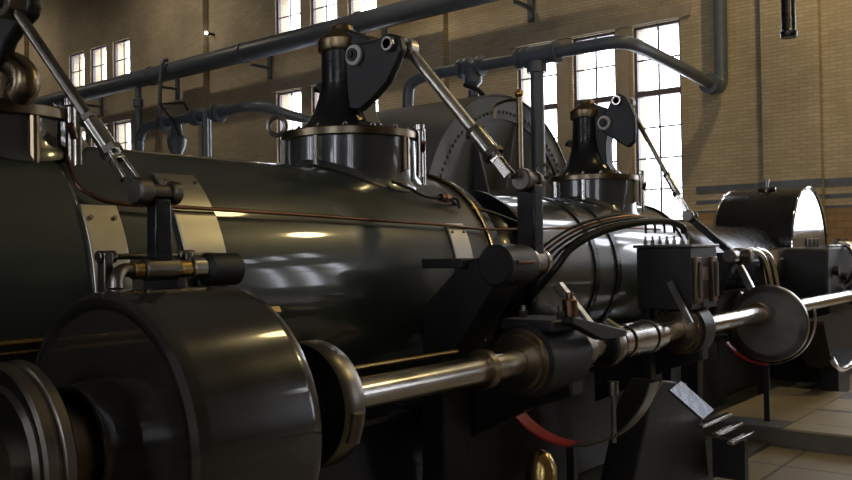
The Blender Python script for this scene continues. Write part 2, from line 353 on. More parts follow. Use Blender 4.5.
# ------------------------------------------------------------------ valve bonnets with rocker columns
def bonnet(X, ztop, zcol, tipY, tipZ, py, pz, label, R=.355, Rc=.60, arm=None):
    T = thing('valve_bonnet', label, 'valve bonnet', (X, CY, ztop - .2), 'valve bonnets along the top of the cylinders')
    # drum with a saddle-cut foot following the barrel below it
    n = 64; mb = MB(); vs = []
    for k in range(n):
        a = 2 * pi * k / n; x = X + R * cos(a); y = CY + R * sin(a)
        zb = CZ + sqrt(Rc * Rc - (y - CY) ** 2) + .004
        x2 = X + (R + .03) * cos(a); y2 = CY + (R + .03) * sin(a); zb2 = CZ + sqrt(Rc * Rc - (y2 - CY) ** 2) + .004
        vs += [(x2, y2, zb2), (x, y, zb + .03), (x, y, ztop)]
    fs = []
    for k in range(n):
        b, c = 3 * k, 3 * ((k + 1) % n); fs += [(b, c, c + 1, b + 1), (b + 1, c + 1, c + 2, b + 2)]
    vs.append((X, CY, ztop)); fs += [(3 * k + 2, 3 * ((k + 1) % n) + 2, 3 * n) for k in range(n)]
    mb.add(vs, fs); link('drum', mb, BONNETM, T)
    fl = link('flange_ring', MB().lathe((X, CY, ztop), (0, 0, 1), [(0, 0), (0, R + .012), (.006, R + .018), (.04, R + .018), (.046, R + .012), (.046, .0)], 64), FLANGEM, T)
    zt = ztop + .046
    bolt = None
    for k in range(14):
        a = 2 * pi * (k + .5) / 14; p = Vector((R - .035) * Vector((cos(a), sin(a), 0)))
        if bolt is None:
            bx, by = X + p.x, CY + p.y
            bolt = link('bolt', MB().cyl((bx, by, zt), (bx, by, zt + .014), .016, n=6).cyl((bx, by, zt + .014), (bx, by, zt + .022), .008, n=10), DSTEEL, T); p0 = p
        else:
            b = cutpart(bolt); b.location = bolt.location + Vector((p.x - p0.x, p.y - p0.y, 0))
    # cast column: spindle housing with a flaring foot, fixed web and horns
    h = zcol - zt
    link('spindle_housing', MB().lathe((X, CY + .045, zt), (0, 0, 1), [(0, 0), (0, .285), (.02, .255), (.06, .205), (.12, .165), (.20, .138), (h * .5, .122), (h * .80, .118), (h * .80, 0)], 32), BLACK, T)
    k_ = h / .60
    prof = [(CY + .33, zt), (CY + .26, zt + .06 * k_), (CY + .20, zt + .14 * k_), (CY + .165, zt + .20 * k_), (CY + .165, zt + .25 * k_), (CY + .20, zt + .285 * k_), (CY + .225, zt + .265 * k_), (CY + .215, zt + .30 * k_), (CY + .18, zt + .32 * k_), (CY + .13, zt + .29 * k_), (CY + .05, zt + .20 * k_),
            (CY - .02, zt + .60 * k_), (CY - .20, zt + .52 * k_), (CY - .14, zt + .26 * k_), (CY - .145, zt + .10 * k_), (CY - .20, zt)]
    link('column', MB().prism(prof, 'x', X - .06, X + .06), IRON, T, .012)
    link('web_bolt', MB().cyl((X - .06, CY - .13, zt + .06), (X - .085, CY - .13, zt + .06), .022, n=12), BRASS, T)
    link('cap', MB().lathe((X, CY + .045, zt + h * .80), (0, 0, 1), [(0, 0), (0, .132), (.01, .137), (.06, .137), (.075, .125), (.10, .09), (.12, .06), (.145, .055), (.16, .03), (.16, 0)], 32), CAPM, T)
    # rocker arm from the pivot disc to the rod tip, curved and deep
    if arm is None:
        dy, dz = tipY - py, tipZ - pz
        L = sqrt(dy * dy + dz * dz); ux, uz = dy / L, dz / L; nx, nz = -uz, ux
        if nz > 0: nx, nz = -nx, -nz          # n points below the arm
        arm = [(py + ux * L * t + nx * w, pz + uz * L * t + nz * w) for t, w in [(-.30, -.05), (-.12, -.075), (.18, -.055), (.61, -.05), (.98, -.06), (1.25, -.03), (1.28, .04), (1.09, .11), (.81, .19), (.37, .25), (-.02, .29), (-.34, .27), (-.36, .166), (-.36, .015)]]
    link('rocker_arm', MB().prism(arm, 'x', X - .120, X - .070), IRON, T, .012)
    link('pivot_disc', MB().cyl((X - .121, py, pz), (X - .145, py, pz), .055, n=28, bev=.005), WHITEM, T)
    link('pivot_pin', MB().cyl((X - .145, py, pz), (X - .155, py, pz), .034, n=20).cyl((X - .155, py, pz), (X - .165, py, pz), .014, n=12), IRON, T)
    link('tip_pin', MB().cyl((X - .15, tipY, tipZ), (X + (.06 if X > 2 else -.06), tipY, tipZ), .026, n=16).cyl((X - .150, tipY, tipZ), (X - .122, tipY, tipZ), .040, n=20, bev=.004), STEEL, T)
    # indicator clamps down the side of the drum
    a = radians(-62); cx, cy = X + (R + .03) * cos(a), CY + (R + .03) * sin(a)
    cl = link('drain_cock', MB().cyl((cx, cy, ztop - .20), (cx, cy, ztop + .05), .018, n=12).cyl((cx, cy, ztop + .05), (cx, cy, ztop + .085), .028, n=12, bev=.004).cyl((cx + .03, cy, ztop - .24), (cx + .03, cy, ztop + .06), .012, n=10), STEEL, T)
    link('cock_handle', MB().cyl((cx, cy - .02, ztop - .06), (cx - .03, cy - .05, ztop - .02), .014, n=10), COPPER, cl)
    a = radians(112); ex, ey = X + (R - .02) * cos(a) , CY + (R + .0) * sin(a)
    link('lifting_eye', MB().lathe((X - .26, CY + .30, zt + .05), (1, .5, 0), [(.014 * cos(b), .05 + .014 * sin(b)) for b in [2 * pi * k / 10 for k in range(10)]], 28, True), DSTEEL, T)
    for a in (150, 195, 275):
        q2 = radians(a); gx, gy = X + (R + .012) * cos(q2), CY + (R + .012) * sin(q2)
        link('side_stud', MB().cyl((gx, gy, ztop - .15 if a != 275 else ztop - .17), (gx, gy, ztop), .018, n=10), STEEL if a != 275 else DBRASS, T)
    return T
arm1 = [(3.45, 1.10), (3.231, 1.08), (3.0, 1.03), (2.80, .95), (2.69, .86), (2.669, .80), (2.689, .762), (2.766, .737), (2.832, .702), (2.874, .656), (2.978, .604), (3.24, .585), (3.42, .70)]
b0 = bonnet(1.5, .49, 1.06, 2.738, .81, 3.10, .92, 'valve bonnet cut off by the left edge, its black rocker reaching up', Rc=.612, arm=arm1)
link('guard_horn', MB().tube([(1.45, 2.98, .55), (1.45, 2.95, .64), (1.45, 2.90, .645), (1.45, 2.84, .61), (1.45, 2.83, .57), (1.45, 2.87, .545)], .045, 14), DBRASS, b0)
bonnet(3.5, .60, 1.21, 2.90, 1.055, 3.139, 1.033, 'tall black valve bonnet on the middle of the near cylinder, white pivot disc', Rc=.598)
bonnet(6.3, .525, 1.15, 3.02, 1.13, 3.13, .97, 'far valve bonnet on the second cylinder in front of the tall window', R=.335, Rc=R2)

# push rods from the rockers down to the knuckle levers
def rod(X, a, b, label, m, r=.022):
    X, Xb = X if isinstance(X, tuple) else (X, X)
    T = thing('push_rod', label, 'push rod', (Xb, b[0], b[1]), 'steel push rods of the valve gear')
    A = Vector((X, a[0], a[1])); B = Vector((Xb, b[0], b[1])); D = B - A; P = lambda t: A + D * t
    L = D.length
    link('rod', MB().cyl(P(.05), P(.84), r, n=16), m, T)
    link('eye', MB().ring((X - .03, a[0], a[1]), (1, 0, 0), .06, .03, .055, 24), m, T)
    link('sleeve', MB().cyl(P(.66), P(.80), r * 1.5, n=12).cyl(P(.80), P(.83), r * 1.9, n=6).cyl(P(.64), P(.66), r * 1.8, n=6), STEEL, T)
    f = MB()
    for sgn in (-1, 1):
        o = Vector((sgn * .024, 0, 0)); f.bar(P(.82) + o * .6, P(1 - .03 / L) + o, .012, r * 1.5)
    f.bar(P(.82), P(.86), .05, r * 1.6)
    link('fork', f, STEEL, T, .003)
    return T
XL = (1.54, 3.60, 6.40)
rod((1.355, 1.485), (2.738, .81), (2.262, .20), 'push rod nearest the left edge, slanting down from the black rocker', DSTEEL, .018)
rod(3.52, (2.90, 1.055), (2.26, .33), 'middle push rod slanting from the tall bonnet across the grey guard', RODM, .029)
rod(6.36, (3.02, 1.13), (2.55, .24), 'far thin push rod slanting down in front of the bright window', DSTEEL, .018)

# knuckle levers
def lever(X, k, p, w, label, hub=.055, hl=.10, th=.05, pr=.05):
    T = thing('knuckle_lever', label, 'lever', (X, p[0], p[1]), 'knuckle levers beside the cylinders')
    link('arm', MB().bar((X, k[0], k[1] - .02), (X, p[0], p[1] + pr * .5), w * .9, th, w), BLACK, T, .006)
    link('knuckle', MB().cyl((X - hl, k[0], k[1]), (X - .035, k[0], k[1]), hub, n=28, bev=.008).cyl((X - .035, k[0], k[1]), (X + hl * .55, k[0], k[1]), hub * .55, n=20).cyl((X + .035, k[0], k[1]), (X + hl * .8, k[0], k[1]), hub * .85, n=24, bev=.006), DSTEEL, T)
    link('pivot_boss', MB().cyl((X - .06, p[0], p[1]), (X + .06, p[0], p[1]), pr, n=32, bev=.006), DSTEEL, T)
    return T
lever(1.555, (2.25, .19), (2.25, -.038), .06, 'black knuckle lever above the big foreground drum', .042, .085, .05, .034)
lever(3.64, (2.25, .335), (2.25, -.06), .085, 'wide black upright knuckle lever in the middle of the machine', .055, .085, .10, .064)
lever(6.40, (2.55, .235), (2.25, -.07), .06, 'far leaning knuckle lever above the black lubricator box', .045, .07, .05, .05)

def bracket(x0, x1, py, pz, zf, label, r, y2=.30):
    T = thing('lever_bracket', label, 'bracket', ((x0 + x1) / 2, py + .3, zf), 'black brackets of the knuckle levers')
    link('post', MB().prism([(py + .32, zf), (py + .46, zf), (py + .43, pz - .2), (py + y2, pz + .02), (py + .05, pz + r * .5), (py + .02, pz - r), (py + .16, pz - .30), (py + .30, pz - .45)], 'x', x0, x1), IRON, T, .012)
    link('bearing_cap', MB().cyl((x0 - .01, py, pz), (x1 + .01, py, pz), r, n=36, bev=.015), IRON, T)
    return T
b1 = bracket(1.72, 1.84, 2.25, -.045, -1.42, 'dark bracket with round cap behind the big foreground drum', .052)
for a, b in ((1.46, 1.493), (1.617, 1.66)): link('bush', MB().cyl((a, 2.25, -.04), (b, 2.25, -.04), .027, n=24, bev=.003), BRASS, b1)
link('collar', MB().cyl((1.66, 2.25, -.04), (1.71, 2.25, -.04), .036, n=24, bev=.004), STEEL, b1)
link('elbow', MB().tube([(1.46, 2.25, -.04), (1.43, 2.25, -.04), (1.405, 2.24, -.06), (1.40, 2.235, -.09)], .020, 12), DSTEEL, b1)
br = link('tie_rod', MB().cyl((1.39, 2.32, .0), (1.80, 2.32, .0), .009, n=12), DSTEEL, b1)
link('lug', MB().box(1.405, 1.435, 2.30, 2.34, -.115, .014).cyl((1.395, 2.32, .0), (1.45, 2.32, .0), .019, n=14), DSTEEL, br, .004)
link('lug', MB().box(1.68, 1.705, 2.29, 2.34, -.115, .014).cyl((1.67, 2.32, .0), (1.73, 2.32, .0), .018, n=14), DSTEEL, br, .004)
b2 = bracket(3.33, 3.56, 2.25, -.07, -1.42, 'large black bracket carrying the wide knuckle lever, mid machine', .098, .18)
link('collar', MB().cyl((3.572, 2.25, -.06), (3.615, 2.25, -.06), .074, n=32, bev=.006), STEEL, b2)
link('end_cap', MB().cyl((3.705, 2.25, -.06), (3.73, 2.25, -.06), .066, n=32).cyl((3.73, 2.25, -.06), (3.78, 2.25, -.06), .045, n=24, bev=.008), STEEL, b2)
link('side_arm', MB().box(3.28, 3.50, 2.40, 2.64, -.08, -.035), IRON, b2, .006)
link('drip_lip', MB().cyl((3.36, 2.148, -.055), (3.50, 2.148, -.055), .010, n=10), COPPER, b2)
b3 = bracket(6.50, 6.62, 2.25, -.07, -1.36, 'far dark bracket with round knob beside the lubricator box', .06)
link('knob', MB().cyl((6.40, 2.18, -.07), (6.40, 2.10, -.07), .05, n=24, bev=.01), DSTEEL, b3)

# ------------------------------------------------------------------ lay shaft and what it carries
SY, SZ = 2.13, -.50
sh = thing('lay_shaft', 'long polished steel lay shaft running beside the cylinders', 'shaft', (3.5, SY, SZ))
link('shaft', MB().cyl((.98, SY, SZ), (10.6, SY, SZ), .058, n=40), STEEL, sh)
link('coupling', MB().ring((4.26, SY, SZ), (1, 0, 0), .08, .0585, .085, 40).ring((4.36, SY, SZ), (1, 0, 0), .26, .0585, .092, 40).ring((4.64, SY, SZ), (1, 0, 0), .05, .0585, .098, 40).ring((4.71, SY, SZ), (1, 0, 0), .10, .0585, .08, 40), STEEL, sh)
link('collar', MB().ring((3.86, SY, SZ), (1, 0, 0), .07, .0585, .085, 40), DSTEEL, sh)
link('collar', MB().ring((3.02, SY, SZ), (1, 0, 0), .05, .0585, .085, 40), DBRASS, sh)
link('collar', MB().ring((6.56, SY, SZ), (1, 0, 0), .05, .0585, .085, 40), DBRASS, sh)
link('collar', MB().ring((1.80, SY, SZ), (1, 0, 0), .12, .0585, .075, 40), DSTEEL, sh)
link('thin_rail', MB().cyl((1.95, SY + .10, SZ + .075), (3.0, SY + .10, SZ + .075), .010, n=10), BRASS, sh)

gd = thing('governor_drum', 'large dark round drum in the left foreground', 'drum', (1.48, SY, SZ))
link('shell', MB().lathe((1.275, SY, SZ), (1, 0, 0), [(.03, .30), (.03, .355), (.012, .375), (.008, .392), (.022, .406), (.05, .41), (.06, .41), (.39, .41), (.40, .41), (.425, .404), (.432, .385), (.425, .36), (.39, .355), (.39, .30)], 96, True), DRUM, gd)
link('end_plate', MB().lathe((1.275, SY, SZ), (1, 0, 0), [(.02, .165), (.02, .36), (.05, .36), (.05, .165)], 72, True), DRUM, gd)
link('back_plate', MB().lathe((1.66, SY, SZ), (1, 0, 0), [(0, .060), (0, .36), (.03, .36), (.03, .060)], 72, True), IRON, gd)
link('hub_recess', MB().lathe((1.20, SY, SZ), (1, 0, 0), [(0, .155), (0, .168), (.09, .18), (.14, .18), (.14, .155)], 56, True), DRUM, gd)
for k in range(2):
    a = radians((60, 200)[k]); yy, zz = SY - .385 * cos(a), SZ + .385 * sin(a)
    link('edge_nut', MB().cyl((1.705, yy, zz), (1.735, yy, zz), .018, n=6), DBRASS, gd)
hd = thing('shaft_end_disc', 'grooved dark steel disc at the left end of the lay shaft', 'disc', (1.03, SY, SZ))
link('disc', MB().lathe((1.0, SY, SZ), (1, 0, 0), [(0, .06), (0, .19), (.012, .20), (.012, .225), (0, .232), (0, .243), (.008, .25), (.03, .25), (.036, .240), (.046, .240), (.052, .25), (.075, .25), (.083, .24), (.083, .06)], 80, True), DSTEEL, hd)
link('sleeve', MB().ring((1.084, SY, SZ), (1, 0, 0), .13, .0585, .125, 48), DBRASS, hd)
link('end_nut', MB().lathe((.93, SY, SZ), (1, 0, 0), [(0, 0), (0, .055), (.01, .06), (.03, .06), (.03, .085), (.045, .09), (.07, .09), (.07, 0)], 40), DSTEEL, hd)

def eccentric(X, R, L, label, m, lug_a, rod_to, face=None, dz=0.0):
    SZ = globals()['SZ'] - dz
    T = thing('eccentric', label, 'eccentric', (X, SY, SZ), 'eccentrics on the lay shaft')
    link('sheave', MB().lathe((X, SY, SZ), (1, 0, 0), [(L * .2, .06 if not dz else .004), (L * .2, R * .83), (L * .8, R * .83), (L * .8, .06 if not dz else .004)], 48, True), face or IRON, T)
    link('strap', MB().lathe((X, SY, SZ), (1, 0, 0), [(0, R * .82), (0, R * .97), (.01, R), (L - .01, R), (L, R * .97), (L, R * .82)], 72, True), m, T)
    for a in lug_a:
        q = radians(a); c, s_ = -cos(q), sin(q)
        link('lug', MB().cyl((X + L / 2, SY + c * (R - .01) - s_ * .05, SZ + s_ * (R - .01) + c * .05), (X + L / 2, SY + c * (R - .01) + s_ * .05, SZ + s_ * (R - .01) - c * .05), .03, n=14), m, T)
    if rod_to:
        e = Vector((X + L / 2, rod_to[0], rod_to[1])); b = Vector((X + L / 2, SY, SZ)); u = (e - b).normalized()
        rr = link('eccentric_rod', MB().bar(b + u * (R - .01), e, .045, .05), RODM, T, .004)
    return T
eccentric(2.00, .21, .095, 'bright-rimmed eccentric ring just right of the big drum', DSTEEL, (-15, 165), None)
eccentric(4.11, .115, .08, 'small eccentric with a slanting steel rod beside the shaft coupling', DSTEEL, (60,), (2.40, -.19))
eccentric(6.80, .29, .06, 'wide grey-brown eccentric disc far along the shaft', DSTEEL, (140,), (2.34, -.15), DISCM, .085)
eccentric(9.55, .13, .10, 'farthest small eccentric by the crank guard', DSTEEL, (60,), None)

# bearing pedestals
def pedestal(X0, X1, zf, label, ring=True, arm=False):
    T = thing('bearing_pedestal', label, 'bearing', ((X0 + X1) / 2, SY, SZ - .26), 'black bearing pedestals of the lay shaft')
    if arm: link('bed_arm', MB().prism([(2.735, -1.0), (2.735, -.62), (SY + .15, SZ - .10), (SY - .12, SZ - .10), (SY - .12, SZ - .18), (SY + .12, SZ - .26)], 'x', X1 - .12, X1), IRON, T, .012)
    else: link('base', MB().prism([(SY - .26, zf), (SY + .30, zf), (SY + .28, zf + .08), (SY + .17, zf + .25), (SY + .15, SZ - .10), (SY - .15, SZ - .10), (SY - .17, zf + .25), (SY - .24, zf + .08)], 'x', X0, X1), IRON, T, .012)
    link('housing', MB().ring((X0 - .02, SY, SZ), (1, 0, 0), X1 - X0 + .04, .060, .165, 48, .02), IRON, T)
    if ring:
        link('face_ring', MB().ring((X0 - .05, SY, SZ), (1, 0, 0), .05, .060, .125, 40, .008).ring((X0 - .035, SY, SZ), (1, 0, 0), .035, .126, .148, 40), DBRASS, T)
    cap = link('cap', MB().box(X0 + .03, X1 - .03, SY - .14, SY + .14, SZ + .13, SZ + .185), IRON, T, .012)
    for yy in (SY - .10, SY + .10):
        link('cap_bolt', MB().cyl(((X0 + X1) / 2, yy, SZ + .185), ((X0 + X1) / 2, yy, SZ + .215), .022, n=6).cyl(((X0 + X1) / 2, yy, SZ + .215), ((X0 + X1) / 2, yy, SZ + .24), .012, n=10), DSTEEL, T)
    return T
p1 = pedestal(3.36, 3.70, -1.42, 'large black bearing pedestal with bronze face ring, mid machine', arm=True)
link('oil_cup', MB().cyl((3.60, 2.02, SZ + .185), (3.60, 2.02, SZ + .27), .035, n=20, bev=.006).cyl((3.60, 2.02, SZ + .27), (3.60, 2.02, SZ + .30), .018, n=12), COPPER, p1)
link('side_plate', MB().prism([(3.45, SZ + .20), (3.98, SZ + .10), (3.98, SZ + .07), (3.75, SZ + .07), (3.45, SZ + .17)], 'y', 1.92, 1.98), IRON, p1, .004)
link('drip_pipe', MB().cyl((3.82, 1.92, SZ - .16), (3.82, 1.92, SZ - .42), .012, n=10).cyl((3.82, 1.92, SZ - .13), (3.82, 1.92, SZ - .19), .026, n=12), DSTEEL, p1)
p2 = pedestal(5.13, 5.29, -1.42, 'black bearing pedestal under the lubricator box', arm=True)

# drip hoops round the eccentrics, red underneath
def hoop(X, R, w, label, lo, hi, zf, zoff=0.0):
    T = thing('drip_hoop', label, 'hoop', (X, SY, SZ - R), 'drip hoops around the lay shaft')
    link('outer_band', MB().lathe((X, SY, SZ + zoff), (1, 0, 0), [(0, R - .008), (0, R), (w, R), (w, R - .008)], 64, True, radians(272), radians(hi)), DSTEEL, T)
    link('red_band', MB().lathe((X, SY, SZ + zoff), (1, 0, 0), [(0, R - .008), (0, R + .002), (w, R + .002), (w, R - .008)], 48, True, radians(lo), radians(272)), RED, T)
    link('stay', MB().box(X + w * .3, X + w * .7, SY - .02, SY + .02, -1.311 if zf > -1.4 else -1.42, SZ + zoff - R - .002), IRON, T)
    return T
hoop(3.74, .45, .10, 'near drip hoop, red on its lower left, under the shaft coupling', 205, 345, -1.42)
hoop(6.72, .36, .05, 'far drip hoop, red on its lower left, around the wide eccentric disc', 215, 372, -1.36, -.03)
bc = thing('drain_cup', 'brass drain cup under the near red-lipped hoop', 'cup', (3.45, 2.1, -1.42))
link('bowl', MB().lathe((3.45, 2.1, -.985), (0, 0, 1), [(0, 0), (-.14, .055), (-.14, .075), (.0, .075), (.06, .045), (.075, .02), (.075, 0)], 12), BRASS, bc)
link('stem', MB().cyl((3.45, 2.1, -1.42), (3.45, 2.1, -1.12), .02, n=12), DBRASS, bc)

# lubricator box
lb = thing('lubricator', 'black lubricator box with brass sight glasses above the shaft', 'lubricator', (5.2, 2.16, -.38))
link('tank', MB().box(5.0, 5.42, 2.0, 2.34, -.37, .0), IRON, lb, .006)
link('lid', MB().box(4.985, 5.435, 1.985, 2.355, .0, .018), DSTEEL, lb, .004)
for k in range(7):
    yy = 2.03 + k * .046
    f = link('feed_nut', MB().cyl((5.06, yy, .018), (5.06, yy, .045), .013, n=6).cyl((5.06, yy, .045), (5.06, yy, .07), .007, n=8), STEEL, lb)
for xx in (5.04, 5.30):
    g = link('sight_glass', MB().box(xx, xx + .075, 1.978, 2.0, -.33, -.06), DBRASS, lb, .003)
    link('gauge_tube', MB().cyl((xx + .037, 1.97, -.30), (xx + .037, 1.97, -.09), .012, n=10), DSTEEL, g)
link('name_plate', MB().box(5.15, 5.26, 1.990, 2.0, -.20, -.12), DSTEEL, lb)
for a, b in ((5.02, 5.09), (5.32, 5.39)): link('support_leg', MB().box(a, b, 2.27, 2.33, -1.42, -.37), IRON, lb)
link('link_bar', MB().bar((4.93, 2.10, -.20), (4.93, 1.98, -.44), .02, .035), DSTEEL, lb)

# oil pipes arching from the lubricator over the cylinder
for k in range(5):
    yy = 2.06 + k * .06; dz = .012 * k
    t = link('oil_pipe', MB().tube([(5.06, yy, .09), (5.03, yy, .125 + dz), (4.92, yy + .04, .155 + dz), (4.72, yy + .10, .15 + dz * .8), (4.50, 2.30 + .05 * k, .10 + dz * .5), (4.32, 2.40 + .05 * k, .01), (4.24, 2.46 + .06 * k, -.10), (4.26, 2.62 + .05 * k, -.25)], .008 if k else .02, 8), [IRON, BLACK, IRON, COPPER, IRON][k])
    tag(t, ['thick black oil pipe arching from the lubricator box, nearest the viewer', 'thin bare oil pipe second from the front in the arch above the lubricator', 'black oil pipe third from the front in the arch above the lubricator', 'copper oil pipe fourth from the front in the arch above the lubricator', 'rearmost black oil pipe in the arch above the lubricator'][k], 'pipe', 'oil pipes arching from the lubricator')
# copper oil pipe along the cylinder and small fittings
t = link('copper_pipe', MB().tube([(1.66, 3.05, .43), (1.653, 2.945, .355), (1.625, 2.84, .268), (1.65, 2.80, .222), (1.735, 2.775, .19), (1.975, 2.765, .182), (2.277, 2.762, .175), (2.625, 2.757, .166), (3.064, 2.750, .152), (3.589, 2.741, .136), (3.95, 2.732, .118), (4.35, 2.66, .12), (5.2, 2.62, .14), (6.0, 2.62, .13)], .008, 8), COPPER)
tag(t, 'thin tarnished copper pipe running along the side of the near cylinder', 'pipe')
t = thing('oil_cock', 'small copper oil cock with a handle on the near cylinder shoulder', 'valve', (3.72, 2.87, .28))
link('body', MB().cyl((3.70, 2.84, .285), (3.78, 2.84, .285), .022, n=14).sphere((3.74, 2.84, .285), .026), COPPER, t)
link('handle', MB().tube([(3.78, 2.84, .285), (3.82, 2.82, .28), (3.83, 2.81, .23)], .009, 8), IRON, t)
link('feed_tube', MB().tube([(3.40, 2.92, .36), (3.48, 2.88, .33), (3.58, 2.85, .29), (3.70, 2.84, .285)], .009, 8), IRON, t)
link('feed_tube', MB().tube([(3.78, 2.84, .285), (3.92, 2.86, .24), (4.08, 2.80, .22), (4.3, 2.74, .16)], .009, 8), IRON, t)
t = link('brass_rail', MB().cyl((-1.5, 2.688, -.262), (1.50, 2.688, -.262), .010, n=10).cyl((-1.5, 2.690, -.292), (1.50, 2.690, -.292), .008, n=10), BRASS)
tag(t, 'pair of thin brass strips on the near cylinder behind the big drum', 'rail')

# cast stand with sloping bright plate
t = thing('cast_stand', 'black splash stand with a bright sloping plate beside the tiled floor', 'stand', (4.9, 2.0, -1.42))
link('body', MB().prism([(4.18, -1.42), (5.34, -1.42), (5.28, -1.10), (5.02, -.80), (4.68, -.74), (4.50, -.86), (4.36, -1.10)], 'y', 2.045, 2.24), IRON, t, .01)
q = [Vector(p) for p in ((4.709, 2.017, -0.798), (4.828, 2.001, -0.761), (5.04, 1.893, -0.947), (4.915, 1.911, -0.982))]
nn = (q[1] - q[0]).cross(q[3] - q[0]).normalized() * .02
nn = nn if nn.y > 0 else -nn
link('bright_plate', MB().add(q + [p + nn for p in q], [(0, 1, 2, 3), (7, 6, 5, 4), (0, 4, 5, 1), (1, 5, 6, 2), (2, 6, 7, 3), (3, 7, 4, 0)]), PLATEM, t)
t2 = thing('step_grating', 'small steel foot grating at the corner of the raised tile floor', 'grating', (5.4, 1.93, -1.42))
for k in range(3):
    link('bar', MB().box(5.10 + .05 * k, 5.58, 1.98 - .07 * k, 2.02 - .07 * k, -1.075 - .05 * k, -1.055 - .05 * k), STEEL, t2, .003)
link('leg', MB().box(5.36, 5.42, 1.83, 2.03, -1.42, -1.18), IRON, t2)
# ------------------------------------------------------------------ crank guard, crosshead end
GX, GZ = 10.75, -.07
cg = thing('crank_guard', 'black half-round crank guard with a mirror-bright end plate', 'guard', (GX, 3.3, -1.36))
GR = .74
arc = lambda r, n=40: [(GX - r * cos(pi * k / n), GZ + r * sin(pi * k / n)) for k in range(n + 1)]
out = arc(GR); inn = arc(GR - .02)[::-1]
link('shell', MB().prism(out + inn, 'y', 2.86, 3.74), BLACK, cg)
link('end_plate', MB().prism(arc(GR - .021), 'y', 2.87, 2.885), BRIGHT, cg)
link('back_plate', MB().prism(arc(GR - .021), 'y', 3.715, 3.73), BRIGHT, cg)
link('edge_bead', MB().tube([(x, 2.86, z) for x, z in arc(GR + .0)], .014, 8, 1), BRIGHT, cg)
link('edge_bead', MB().tube([(x, 3.74, z) for x, z in arc(GR + .0)], .014, 8, 1), BRIGHT, cg)
link('skirt', MB().box(GX - GR, GX + GR, 2.87, 3.73, -1.36, GZ - .001), BLACK, cg, .01)
link('top_oiler', MB().cyl((GX - .2, 3.28, GZ + GR - .03), (GX - .2, 3.28, GZ + GR + .07), .02, n=12).cyl((GX - .2, 3.28, GZ + GR + .07), (GX - .2, 3.28, GZ + GR + .11), .032, n=12).cyl((GX - .2, 3.18, GZ + GR - .005), (GX - .2, 3.38, GZ + GR - .005), .022, n=10), DSTEEL, cg)

gf = thing('guide_frame', 'black crosshead guide frame in front of the crank guard', 'frame', (8.8, 3.3, -1.36))
link('trunk', MB().lathe((7.45, CY, CZ), (1, 0, 0), [(0, 0), (0, .20), (.2, .34), (.4, .36), (2.45, .36), (2.55, .30), (2.55, 0)], 40), BLACK, gf)
link('frame', MB().box(7.75, 9.95, 2.86, 3.80, -1.36, -.42), IRON, gf, .02)
link('side_rail', MB().box(7.80, 8.95, 2.62, 2.85, -.30, -.12), IRON, gf, .02)

mb_ = thing('main_bearing', 'black main bearing block with bright hooped straps at the right edge', 'bearing', (9.6, 2.3, -1.36))
link('block', MB().prism([(9.02, -.36), (9.10, -.04), (9.16, -.02), (10.4, -.02), (10.5, -.10), (10.5, -.42), (10.3, -1.36), (9.2, -1.36), (9.1, -.60)], 'y', 2.26, 2.84), IRON, mb_, .02)
link('top_edge', MB().box(9.15, 10.0, 2.262, 2.30, -.02, .0), STEEL, mb_, .004)
for x in (9.75, 10.05):
    h_ = link('hoop_strap', MB().tube([(x, 2.26, -.42), (x - .03, 2.18, -.30), (x - .02, 2.16, -.15), (x, 2.22, -.02), (x, 2.34, .02)], .028, 10), STEEL, mb_)
    link('nut', MB().cyl((x, 2.34, .0), (x, 2.34, .06), .035, n=6), DSTEEL, mb_)
for x, z in ((9.3, .0), (9.45, .0), (9.6, .0)):
    link('oil_cup', MB().cyl((x, 2.5, z - .02), (x, 2.5, z + .07), .03, n=12, bev=.005), DSTEEL, mb_)
link('face_bolt', MB().cyl((9.3, 2.26, -.25), (9.3, 2.21, -.25), .05, n=12), IRON, mb_)
link('face_bolt', MB().cyl((9.6, 2.26, -.32), (9.6, 2.21, -.32), .04, n=12), IRON, mb_)

sp = thing('splash_pan', 'bright curved splash pan low at the right edge', 'pan', (8.9, 2.3, -1.36))
pts = [(-.66, 7.86), (-.80, 7.94), (-.98, 8.06), (-1.08, 8.25), (-1.12, 8.50), (-1.10, 8.8), (-1.02, 9.15)]
v0 = [(x, z) for z, x in pts]; v1 = [(x + .01, z + .016) for z, x in pts][::-1]
link('pan_sheet', MB().prism(v0 + v1, 'y', 2.0, 2.24), IRON, sp)
link('pan_rim', MB().tube([(x, 2.0, z + .01) for x, z in v0[2:]], .026, 10, 4), BRIGHT, sp)
link('foot', MB().box(8.5, 8.9, 2.05, 2.2, -1.36, -1.13), IRON, sp)
link('side_wall', MB().prism([(7.9, -.66)] + v0[1:] + [(9.15, -.66)], 'y', 2.225, 2.24), IRON, sp)

for k, (dx, lab) in enumerate(((0, 'left of two bright curved oil pipes bending down behind the eccentric disc'), (.16, 'right of two bright curved oil pipes bending down behind the eccentric disc'))):
    t = link('curved_pipe', MB().tube([(6.66 + dx, 2.28, -.06), (6.85 + dx, 2.26, -.03), (7.03 + dx, 2.25, -.06), (7.16 + dx, 2.25, -.13), (7.24 + dx, 2.25, -.24), (7.30 + dx, 2.25, -.38), (7.32 + dx, 2.25, -.46)], .024, 10), STEEL)
    tag(t, lab, 'pipe', 'bright curved oil pipes')
t = thing('side_plate', 'pale bright triangular plate in front of the black crank guard', 'plate', (8.0, 2.5, -1.36))
link('plate', MB().prism([(7.85, -.05), (8.55, -.02), (8.15, -.26), (8.0, -.42)], 'y', 2.50, 2.53), BRIGHT, t)
link('stay', MB().box(7.98, 8.06, 2.535, 2.60, -1.36, -.18), IRON, t)

